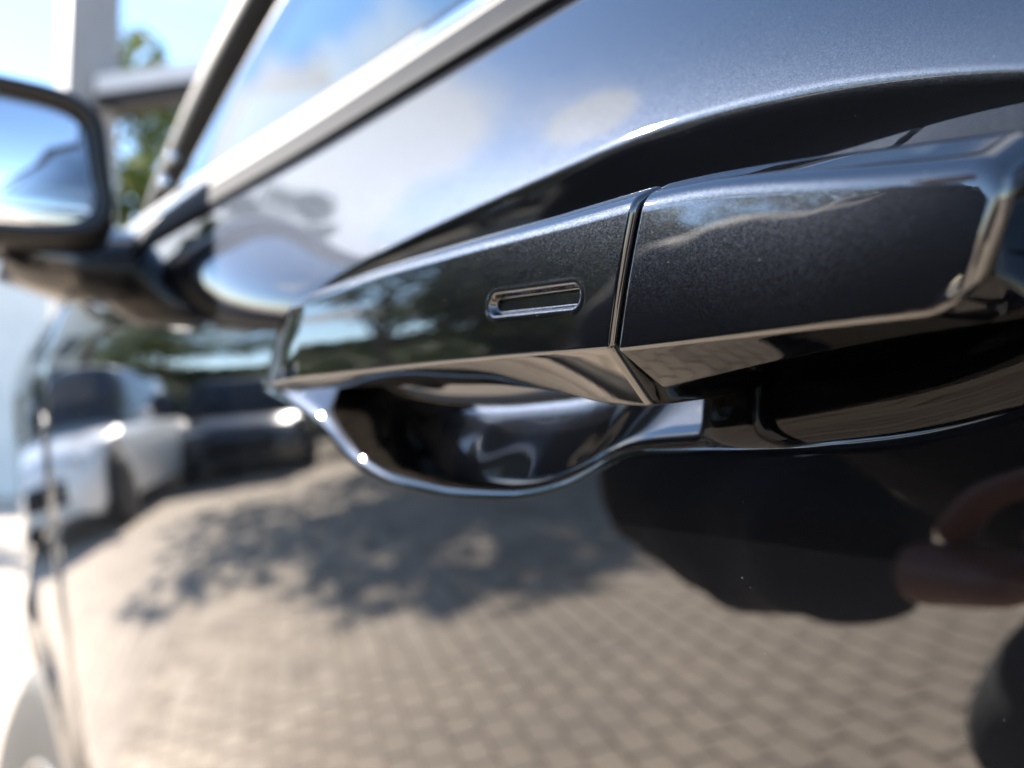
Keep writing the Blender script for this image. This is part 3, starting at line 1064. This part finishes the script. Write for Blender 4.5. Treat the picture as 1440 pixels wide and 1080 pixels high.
def shrub(loc, r, h, seed, label):
    rng = np.random.default_rng(seed)
    root = empty('shrub', (loc[0], loc[1], 0), label, 'shrub', 'shrubs under the trees')
    for k in range(5):
        a = k * 1.26 + rng.random()
        tube('stem', [(loc[0], loc[1], 0), (loc[0] + 0.25 * r * math.cos(a), loc[1] + 0.25 * r * math.sin(a), h * 0.4),
                      (loc[0] + 0.55 * r * math.cos(a), loc[1] + 0.55 * r * math.sin(a), h * 0.75)], [0.03, 0.022, 0.01], M_BARK, root, 6)
    cl = [(loc[0] + rng.normal() * r * 0.4, loc[1] + rng.normal() * r * 0.4, h * (0.25 + 0.5 * rng.random()), r * 0.45) for _ in range(12)]
    V, F = leaf_cloud(rng, cl, 2200, 0.075)
    V[:, 2] = np.maximum(V[:, 2], 0.03)
    mesh('foliage', V, F, M_LEAF2, root, smooth=False)


for k, (p, r, h, lb) in enumerate([((-15.2, -4.6), 1.3, 2.1, 'rounded dark shrub straight behind the graphite car'),
                                   ((-13.2, -6.6), 1.4, 2.5, 'dark shrub between the graphite and the silver car'),
                                   ((-16.2, -9.4), 1.6, 2.9, 'tallest dark shrub behind the silver car'),
                                   ((-11.6, -12.4), 1.6, 2.6, 'dark shrub beside the farthest wide tree'),
                                   ((-13.4, -2.6), 1.3, 1.9, 'low dark shrub behind the white car'),
                                   ((-6.4, -12.0), 1.5, 2.4, 'dark shrub in front of the farthest wide tree'),
                                   ((-16.5, -6.4), 1.8, 3.0, 'large shrub in the second row behind the graphite car')]):
    shrub(p, r, h, 40 + k, lb)


# ------------------------------------------------------------------ other parked cars (seen mirrored in the paint)
def other_car(loc, yaw, mat, label, Lg=4.35, Wd=1.80, Ht=1.52):
    root = empty('parked_car', (loc[0], loc[1], 0), label, 'car', 'cars parked opposite')
    R = Matrix.Translation((loc[0], loc[1], 0)) @ Matrix.Rotation(yaw, 4, 'Z')

    def tf(P):
        s = P.shape
        Q = P.reshape(-1, 3) @ np.array(R.to_3x3()).T + np.array(R.translation)
        return Q.reshape(s)
    xs = np.linspace(-Lg / 2, Lg / 2, 60)
    u = xs / (Lg / 2)

    def wid(u_):
        return Wd / 2 * (1 - 0.16 * abs(u_) ** 5 - 0.05 * u_ ** 2)

    def deck(u_):            # bonnet / belt / tail height, front = +x
        return interp(u_, [(-1, 0.86), (-0.93, 0.95), (-0.3, 0.97), (0.42, 0.94), (0.75, 0.86), (0.95, 0.72), (1, 0.62)])
    ring = []
    for x, uu in zip(xs, u):
        w = wid(uu); d = float(deck(uu))
        lo = 0.22 + 0.10 * max(0, abs(uu) - 0.9) * 10 * 0.5
        for wx in (-0.60, 0.62):
            q = 0.37 ** 2 - (x - wx * Lg / 2) ** 2
            if q > 0:
                lo = max(lo, 0.33 + math.sqrt(q))
        half = [(w * 0.90, lo), (w * 0.965, lo + (d - lo) * 0.15), (w, lo + (d - lo) * 0.45), (w * 0.985, lo + (d - lo) * 0.75), (w * 0.94, d - 0.05), (w * 0.86, d), (w * 0.5, d + 0.03), (0, d + 0.04)]
        pts = [(-a, b) for a, b in half] + [(a, b) for a, b in half[::-1][1:]]
        ring.append([(x, a, b) for a, b in pts])
    grid_mesh('body', tf(np.array(ring)), mat, root, caps=True)
    # greenhouse
    gx_ = np.linspace(-0.93, 0.44, 36)
    ring = []
    ring2 = []
    for g in gx_:
        x = g * Lg / 2
        rf = float(min(interp(g, [(-0.95, 0.93), (-0.78, 1.36), (-0.6, 1.47), (-0.2, 1.52), (0.05, 1.5), (0.16, 1.42), (0.46, 0.93)]), Ht)) * Ht / 1.52
        b = float(deck(g)) - 0.02
        w = wid(g) * 0.94
        rf = max(rf, b + 0.01)
        t = (rf - b) / 0.6
        wt_ = w - 0.20 * t
        half = [(w, b), (w - 0.1 * t, b + (rf - b) * 0.5), (wt_, rf - 0.03 * min(1, t)), (wt_ - 0.09 * min(1, t), rf), (wt_ * 0.45, rf + 0.02 * min(1, t)), (0, rf + 0.025 * min(1, t))]
        pts = [(-a, c) for a, c in half] + [(a, c) for a, c in half[::-1][1:]]
        ring.append([(x, a, c) for a, c in pts])
        if -0.72 < g < 0.10:
            ring2.append([(x, a, c + 0.006) for a, c in pts[2:-2]])
    grid_mesh('windows', tf(np.array(ring)), M_BLACKGLOSS, root, caps=True)
    grid_mesh('roof', tf(np.array(ring2)), mat, root, solid=0.0)
    for sy in (-1, 1):
        for wx in (-0.60, 0.62):
            M = R @ Matrix.Translation((wx * Lg / 2, sy * (Wd / 2 - 0.10), 0.33)) @ Matrix.Rotation(math.radians(90 * -sy), 4, 'X')
            w_ = lathe('wheel', [(0.2, -0.09), (0.31, -0.10), (0.33, -0.06), (0.33, 0.06), (0.31, 0.10), (0.2, 0.10)], M_TYRE, root, 28, M)
            lathe('rim', [(0.2, 0.085), (0.19, 0.098), (0.06, 0.07), (0.04, 0.09)], M_ALLOY, w_, 28, M)
        # door mirrors, lamps
        a = R @ Vector((0.26 * Lg / 2, sy * (Wd / 2 + 0.03), 0.99)); b = R @ Vector((0.26 * Lg / 2, sy * (Wd / 2 + 0.19), 1.02))
        tube('door_mirror', [a, a * 0.6 + b * 0.4, b], [0.045, 0.075, 0.06], mat, root, 10)
        for nm, xx, zz, mt in (('headlight', Lg / 2 * 0.955, 0.66, M_LAMP), ('tail_lamp', -Lg / 2 * 0.965, 0.84, M_REDLAMP)):
            q = np.array(box_verts(xx - 0.05, xx + 0.06, sy * (Wd / 2 * 0.60) - 0.16, sy * (Wd / 2 * 0.60) + 0.16, zz - 0.06, zz + 0.06))
            o = mesh(nm, tf(q), BOXF, mt, root)
            md = o.modifiers.new('bevel', 'BEVEL'); md.width = 0.03; md.segments = 3
    q = np.array(box_verts(Lg / 2 * 0.985, Lg / 2 + 0.02, -0.45, 0.45, 0.36, 0.56))
    o = mesh('grille', tf(q), BOXF, M_RUBBER, root)
    q = np.array(box_verts(-Lg / 2 - 0.012, -Lg / 2 * 0.99, -0.26, 0.26, 0.50, 0.61))
    o = mesh('number_plate', tf(q), BOXF, M_LAMP, root)
    return root


M_WHITEP = plain('white_car_paint', (0.78, 0.79, 0.80), 0.3, noise=0.02, coat=1.0)
M_SILVERP = plain('silver_car_paint', (0.50, 0.51, 0.53), 0.3, metal=0.5, noise=0.03, coat=1.0)
M_GRAPHP = plain('graphite_car_paint', (0.05, 0.052, 0.056), 0.3, metal=0.3, noise=0.03, coat=1.0)
other_car((-10.2, -1.15), math.radians(32), M_WHITEP, 'white parked car nearest the black car, mirrored in its door', Ht=1.85)
other_car((-12.2, -3.95), math.radians(24), M_GRAPHP, 'dark graphite parked car beside the white one', Ht=1.80)
other_car((-13.4, -12.2), math.radians(3), M_SILVERP, 'silver parked car beyond the tree', Ht=1.52)

# ------------------------------------------------------------------ building and gantry ahead of the car
M_RENDER = plain('pale_render', (0.72, 0.72, 0.70), 0.9, noise=0.06, nscale=1.5, bump=0.1)
M_ROOFT = plain('grey_roof', (0.16, 0.15, 0.15), 0.8, noise=0.2)
M_STEEL = plain('grey_painted_steel', (0.20, 0.20, 0.205), 0.5, noise=0.15, nscale=3)
M_STEEL_LIT = plain('steel_sunlit_tone', (0.55, 0.55, 0.56), 0.45, noise=0.1, nscale=3)  # steel tone lightened to stand for sunlight on the beam
bld = empty('rendered_building', (-32, 3, 0), 'pale rendered building in shade beyond the front wing', 'building')
box('wall', -38, -28, -3.5, 6.3, 0, 7.2, M_RENDER, bld)
box('roof', -38.4, -27.5, -3.9, 6.7, 7.2, 7.5, M_ROOFT, bld)
for yy in (-2.4, 0.2):
    for zz in (1.0, 4.3):
        w_ = box('window', -28.02, -27.96, yy, yy + 1.3, zz, zz + 1.5, M_BLACKGLOSS, bld)
        box('sill', -28.03, -27.86, yy - 0.08, yy + 1.38, zz - 0.09, zz - 0.005, M_RENDER, w_)
        box('frame', -27.962, -27.93, yy + 0.61, yy + 0.69, zz, zz + 1.5, M_RENDER, w_)
gan = empty('steel_gantry', (-5.9, 1.2, 0), 'grey steel post with a pale cross beam behind the door mirror', 'gantry')
pp = lambda a, d: (-math.cos(math.radians(a)) * d, math.sin(math.radians(a)) * d)
a0 = pp(11.6, 6.1)
box('post', a0[0] - 0.14, a0[0] + 0.14, a0[1] - 0.14, a0[1] + 0.14, 0.0, 4.6, M_STEEL, gan, 0.012)
box('base_plate', a0[0] - 0.24, a0[0] + 0.24, a0[1] - 0.24, a0[1] + 0.24, 0.014, 0.04, M_STEEL, gan, 0.004)
b1 = pp(24.0, 5.2)
d = Vector((b1[0] - a0[0], b1[1] - a0[1], 0)); nn = Vector((-d.y, d.x, 0)).normalized() * 0.10
ln = d.length
for nm, z0, z1, mt, k in (('beam', 2.98, 3.08, M_STEEL_LIT, 1.0), ('beam_shade_slab', 2.91, 2.978, M_RUBBER, 0.92)):  # black slab stands for shade under the beam, pale bar for its lit top
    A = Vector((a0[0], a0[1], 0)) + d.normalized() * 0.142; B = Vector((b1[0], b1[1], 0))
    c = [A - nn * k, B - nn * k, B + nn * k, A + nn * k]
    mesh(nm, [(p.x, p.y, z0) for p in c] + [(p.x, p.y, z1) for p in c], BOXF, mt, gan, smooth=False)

# ------------------------------------------------------------------ photographer (seen mirrored in the paint)
M_JACKET = plain('black_jacket', (0.006, 0.006, 0.0075), 0.75, noise=0.3, nscale=14, bump=0.35, spec=0.15)
M_TROUSER = plain('dark_trousers', (0.02, 0.022, 0.028), 0.85, noise=0.3, nscale=20, bump=0.2)
M_SHOE = plain('shoe', (0.02, 0.018, 0.016), 0.5)
M_HAIR = plain('dark_hair', (0.02, 0.014, 0.01), 0.6, noise=0.4, nscale=60)


def skin_mat():
    m, T = new_mat('skin')
    t = T.n('ShaderNodeTexCoord')
    nz = T.n('ShaderNodeTexNoise', ins={'Vector': t.outputs['Object'], 'Scale': 30.0, 'Detail': 4.0})
    c = T.ramp(nz.outputs[0], [(0.3, (0.22, 0.095, 0.062, 1)), (0.7, (0.29, 0.135, 0.09, 1))])
    p = T.n('ShaderNodeBsdfPrincipled', ins={'Base Color': c, 'Roughness': 0.5, 'Subsurface Weight': 0.15, 'Subsurface Radius': (0.01, 0.004, 0.002)})
    T.n('ShaderNodeOutputMaterial', ins={0: p.outputs[0]})
    return m


M_SKIN = skin_mat()


def skinned(name, joints, edges, mat, parent, root=0, sub=2):
    me = bpy.data.meshes.new(name)
    me.from_pydata([j[0] for j in joints], edges, [])
    o = link(name, me, mat, parent)
    md = o.modifiers.new('skin', 'SKIN'); md.use_smooth_shade = True
    lay = me.skin_vertices[0] if me.skin_vertices else None
    if lay is None:
        bpy.context.view_layer.update()
        lay = me.skin_vertices[0]
    for i, j in enumerate(joints):
        r = j[1]
        lay.data[i].radius = (r, r) if not isinstance(r, tuple) else r
        lay.data[i].use_root = (i == root)
    sb = o.modifiers.new('sub', 'SUBSURF'); sb.levels = sub; sb.render_levels = sub
    return o


PER = empty('person', (-0.3, -0.75, 0.0), 'photographer in dark clothes crouching towards the black car', 'person')
J = [((-0.40, -0.86, 0.66), 0.155),    # 0 pelvis
     ((-0.53, -0.73, 0.79), 0.185),    # 1 waist
     ((-0.61, -0.65, 0.95), 0.200),    # 2 chest
     ((-0.56, -0.62, 1.11), 0.160),    # 3 upper chest
     ((-0.46, -0.61, 1.22), 0.062),    # 4 neck
     ((-0.42, -0.60, 1.27), 0.062),    # 5 neck top
     ((-0.34, -0.56, 1.12), 0.095),    # 6 right shoulder
     ((-0.05, -0.42, 0.84), 0.065),    # 7 right elbow
     ((-0.115, -0.200, 0.825), 0.044), # 8 right cuff
     ((-0.80, -0.58, 1.14), 0.118),    # 9 left shoulder
     ((-0.72, -0.38, 0.80), 0.112),    # 10 left elbow
     ((-0.385, -0.235, 0.79), 0.060)]  # 11 left cuff
jk = skinned('jacket', J, [(0, 1), (1, 2), (2, 3), (3, 4), (4, 5), (3, 6), (6, 7), (7, 8), (3, 9), (9, 10), (10, 11)], M_JACKET, PER)
tex = bpy.data.textures.new('cloth_folds', 'CLOUDS'); tex.noise_scale = 0.09; tex.noise_depth = 2
jk.modifiers['sub'].levels = 3; jk.modifiers['sub'].render_levels = 3
md = jk.modifiers.new('folds', 'DISPLACE'); md.texture = tex; md.texture_coords = 'GLOBAL'; md.strength = 0.05; md.mid_level = 0.5
T_ = [((-0.38, -0.82, 0.60), 0.15), ((-0.44, -0.74, 0.58), 0.105), ((-0.43, -0.42, 0.58), 0.080), ((-0.40, -0.72, 0.10), 0.055),
      ((-0.22, -0.82, 0.56), 0.105), ((-0.10, -0.50, 0.50), 0.078), ((-0.14, -0.82, 0.10), 0.055)]
skinned('trousers', T_, [(0, 1), (1, 2), (2, 3), (0, 4), (4, 5), (5, 6)], M_TROUSER, PER)
for sx, sy in ((-0.40, -0.72), (-0.14, -0.82)):
    skinned('shoe', [((sx, sy - 0.05, 0.062), 0.045), ((sx, sy + 0.06, 0.056), 0.045), ((sx - 0.01, sy + 0.17, 0.048), 0.035)], [(0, 1), (1, 2)], M_SHOE, PER)
# head turned towards the camera in the right hand
HD = Vector((-0.38, -0.58, 1.375))
bm = bmesh.new()
bmesh.ops.create_uvsphere(bm, u_segments=32, v_segments=24, radius=1.0)
look = Vector((0.72, 0.42, -0.5)).normalized()
HM = Matrix.Translation(HD) @ look.to_track_quat('Y', 'Z').to_matrix().to_4x4()
for v in bm.verts:
    p = v.co.copy()
    q = Vector((p.x * 0.076, p.y * 0.095, p.z * 0.115))
    if p.z < -0.2:
        q.x *= 1 - 0.28 * (-p.z - 0.2); q.y *= 1 - 0.1 * (-p.z - 0.2)
    if p.y > 0.75 and abs(p.x) < 0.22 and -0.35 < p.z < 0.15:      # nose
        q.y += 0.024 * (1 - abs(p.x) / 0.22) * (0.15 - p.z) / 0.5
    if p.y > 0.6 and 0.0 < p.z < 0.22 and 0.22 < abs(p.x) < 0.55:  # eye sockets
        q.y -= 0.008
    if p.y > 0.6 and -0.52 < p.z < -0.42 and abs(p.x) < 0.33:      # mouth line
        q.y -= 0.006
    v.co = q
me = bpy.data.meshes.new('head'); bm.to_mesh(me); bm.free()
me.transform(HM)
me.polygons.foreach_set('use_smooth', [True] * len(me.polygons))
head = link('head', me, M_SKIN, PER)
head.modifiers.new('sub', 'SUBSURF')
for s in (-1, 1):
    p = [HM @ Vector((s * 0.074, -0.01, 0.03)), HM @ Vector((s * 0.084, -0.02, 0.012)), HM @ Vector((s * 0.079, -0.012, -0.028))]
    tube('ear', p, [0.012, 0.018, 0.009], M_SKIN, head, 8)
    e_ = HM @ Vector((s * 0.030, 0.078, 0.016))
    bm = bmesh.new(); bmesh.ops.create_uvsphere(bm, u_segments=12, v_segments=8, radius=0.0115, matrix=Matrix.Translation(e_))
    me = bpy.data.meshes.new('eye'); bm.to_mesh(me); bm.free(); link('eye', me, M_LAMP, head)
bm = bmesh.new(); bmesh.ops.create_uvsphere(bm, u_segments=28, v_segments=20, radius=1.0)
for v in list(bm.verts):
    p = v.co.copy()
    if p.z < 0.25 - 0.75 * max(0, -p.y) and p.y > -0.35 or p.z < -0.45:
        bm.verts.remove(v)
    else:
        k_ = 1.0 + 0.02 * math.sin(9 * p.x) * math.cos(7 * p.z)
        v.co = Vector((p.x * 0.086, p.y * 0.103 - 0.003, p.z * 0.124 + 0.004)) * k_
me = bpy.data.meshes.new('hair'); bm.to_mesh(me); bm.free(); me.transform(HM)
me.polygons.foreach_set('use_smooth', [True] * len(me.polygons))
link('hair', me, M_HAIR, head)


def hand(name, wrist, palm_dir, across, normal, curl, parent):
    """palm plus five bent fingers as one skinned surface chain set; across points to the thumb side"""
    wrist = Vector(wrist); d = Vector(palm_dir).normalized(); n = Vector(normal).normalized()
    a = (Vector(across) - d * Vector(across).dot(d)).normalized(); n = a.cross(d).normalized() * (1 if a.cross(d).dot(n) > 0 else -1)
    js = [(wrist - d * 0.02, 0.026), (wrist + d * 0.035, (0.034, 0.020)), (wrist + d * 0.075, (0.038, 0.017))]
    es = [(0, 1), (1, 2)]
    o = skinned(name, js, es, M_SKIN, parent)
    for i, (off, ln_) in enumerate(((0.030, 0.074), (0.010, 0.082), (-0.010, 0.077), (-0.029, 0.060))):
        p = wrist + d * 0.070 + a * off
        pts = [(p, 0.0098)]
        ang = 0.15
        for s_, k_ in enumerate((0.42, 0.32, 0.26)):
            ang += curl * (0.75 if s_ == 0 else 1.0)
            p = p + (d * math.cos(ang) + n * math.sin(ang)) * ln_ * k_
            pts.append((p, (0.0093, 0.0086, 0.0070)[s_]))
        skinned('finger', pts, [(0, 1), (1, 2), (2, 3)], M_SKIN, o)
    p = wrist + d * 0.020 + a * 0.024
    q1 = p + (a * 0.7 + d * 0.6 + n * 0.25).normalized() * 0.042
    q2 = q1 + (a * 0.25 + d * 0.85 + n * 0.45).normalized() * 0.032
    q3 = q2 + (d * 0.9 + n * 0.5).normalized() * 0.024
    skinned('thumb', [(p, 0.0135), (q1, 0.0115), (q2, 0.0105), (q3, 0.0082)], [(0, 1), (1, 2), (2, 3)], M_SKIN, o)
    return o


hand('left_hand', (-0.365, -0.230, 0.79), (1.0, 0.10, 0.05), (0.0, 0.2, 1.0), (0.0, -1.0, 0.1), 0.40, PER)
hand('right_hand', (-0.128, -0.185, 0.825), (-0.93, 0.36, 0.08), (0.1, 0.1, 1.0), (0.0, -1.0, 0.0), 0.50, PER)

# camera on a monopod, its lens ending just behind the viewpoint
M_CAMB = plain('camera_body', (0.015, 0.015, 0.015), 0.5, noise=0.3, nscale=200, bump=0.3)
PC = empty('photo_camera', (0.10, -0.07, ZC), 'black photo camera standing on the monopod beside the photographer', 'camera')
MX = Matrix.Translation((0, 0, ZC)) @ fwd.to_track_quat('-Z', 'Y').to_matrix().to_4x4()
lathe('lens', [(0.020, 0.020), (0.034, 0.018), (0.035, 0.022), (0.035, 0.060), (0.037, 0.062), (0.037, 0.085), (0.034, 0.090), (0.034, 0.105)], M_CAMB, PC, 40, MX)
q = [MX @ Vector(v) for v in box_verts(-0.068, 0.068, -0.048, 0.045, 0.105, 0.150)]
o = mesh('body', q, BOXF, M_CAMB, PC); md = o.modifiers.new('bevel', 'BEVEL'); md.width = 0.012; md.segments = 3
q = [MX @ Vector(v) for v in box_verts(-0.030, 0.030, 0.040, 0.072, 0.108, 0.155)]
o = mesh('viewfinder_hump', q, BOXF, M_CAMB, PC); md = o.modifiers.new('bevel', 'BEVEL'); md.width = 0.012; md.segments = 3
q = [MX @ Vector(v) for v in box_verts(0.045, 0.074, -0.046, 0.040, 0.085, 0.150)]
o = mesh('grip', q, BOXF, M_CAMB, PC); md = o.modifiers.new('bevel', 'BEVEL'); md.width = 0.012; md.segments = 3

mp_ = MX @ Vector((0, -0.048, 0.128))
MP = empty('monopod', (mp_.x, mp_.y, 0), 'slim black monopod carrying the photo camera', 'monopod')
lathe('upper_tube', [(0.016, 0.46), (0.016, 0.86), (0.022, 0.862), (0.022, mp_.z - 0.004)], M_CAMB, MP, 20, Matrix.Translation((mp_.x, mp_.y, 0)))
lathe('lower_tube', [(0.012, 0.03), (0.012, 0.44), (0.019, 0.442), (0.019, 0.459)], M_CAMB, MP, 20, Matrix.Translation((mp_.x, mp_.y, 0)))
lathe('rubber_foot', [(0.014, 0.010), (0.018, 0.014), (0.015, 0.030)], M_RUBBER, MP, 20, Matrix.Translation((mp_.x, mp_.y, 0)))
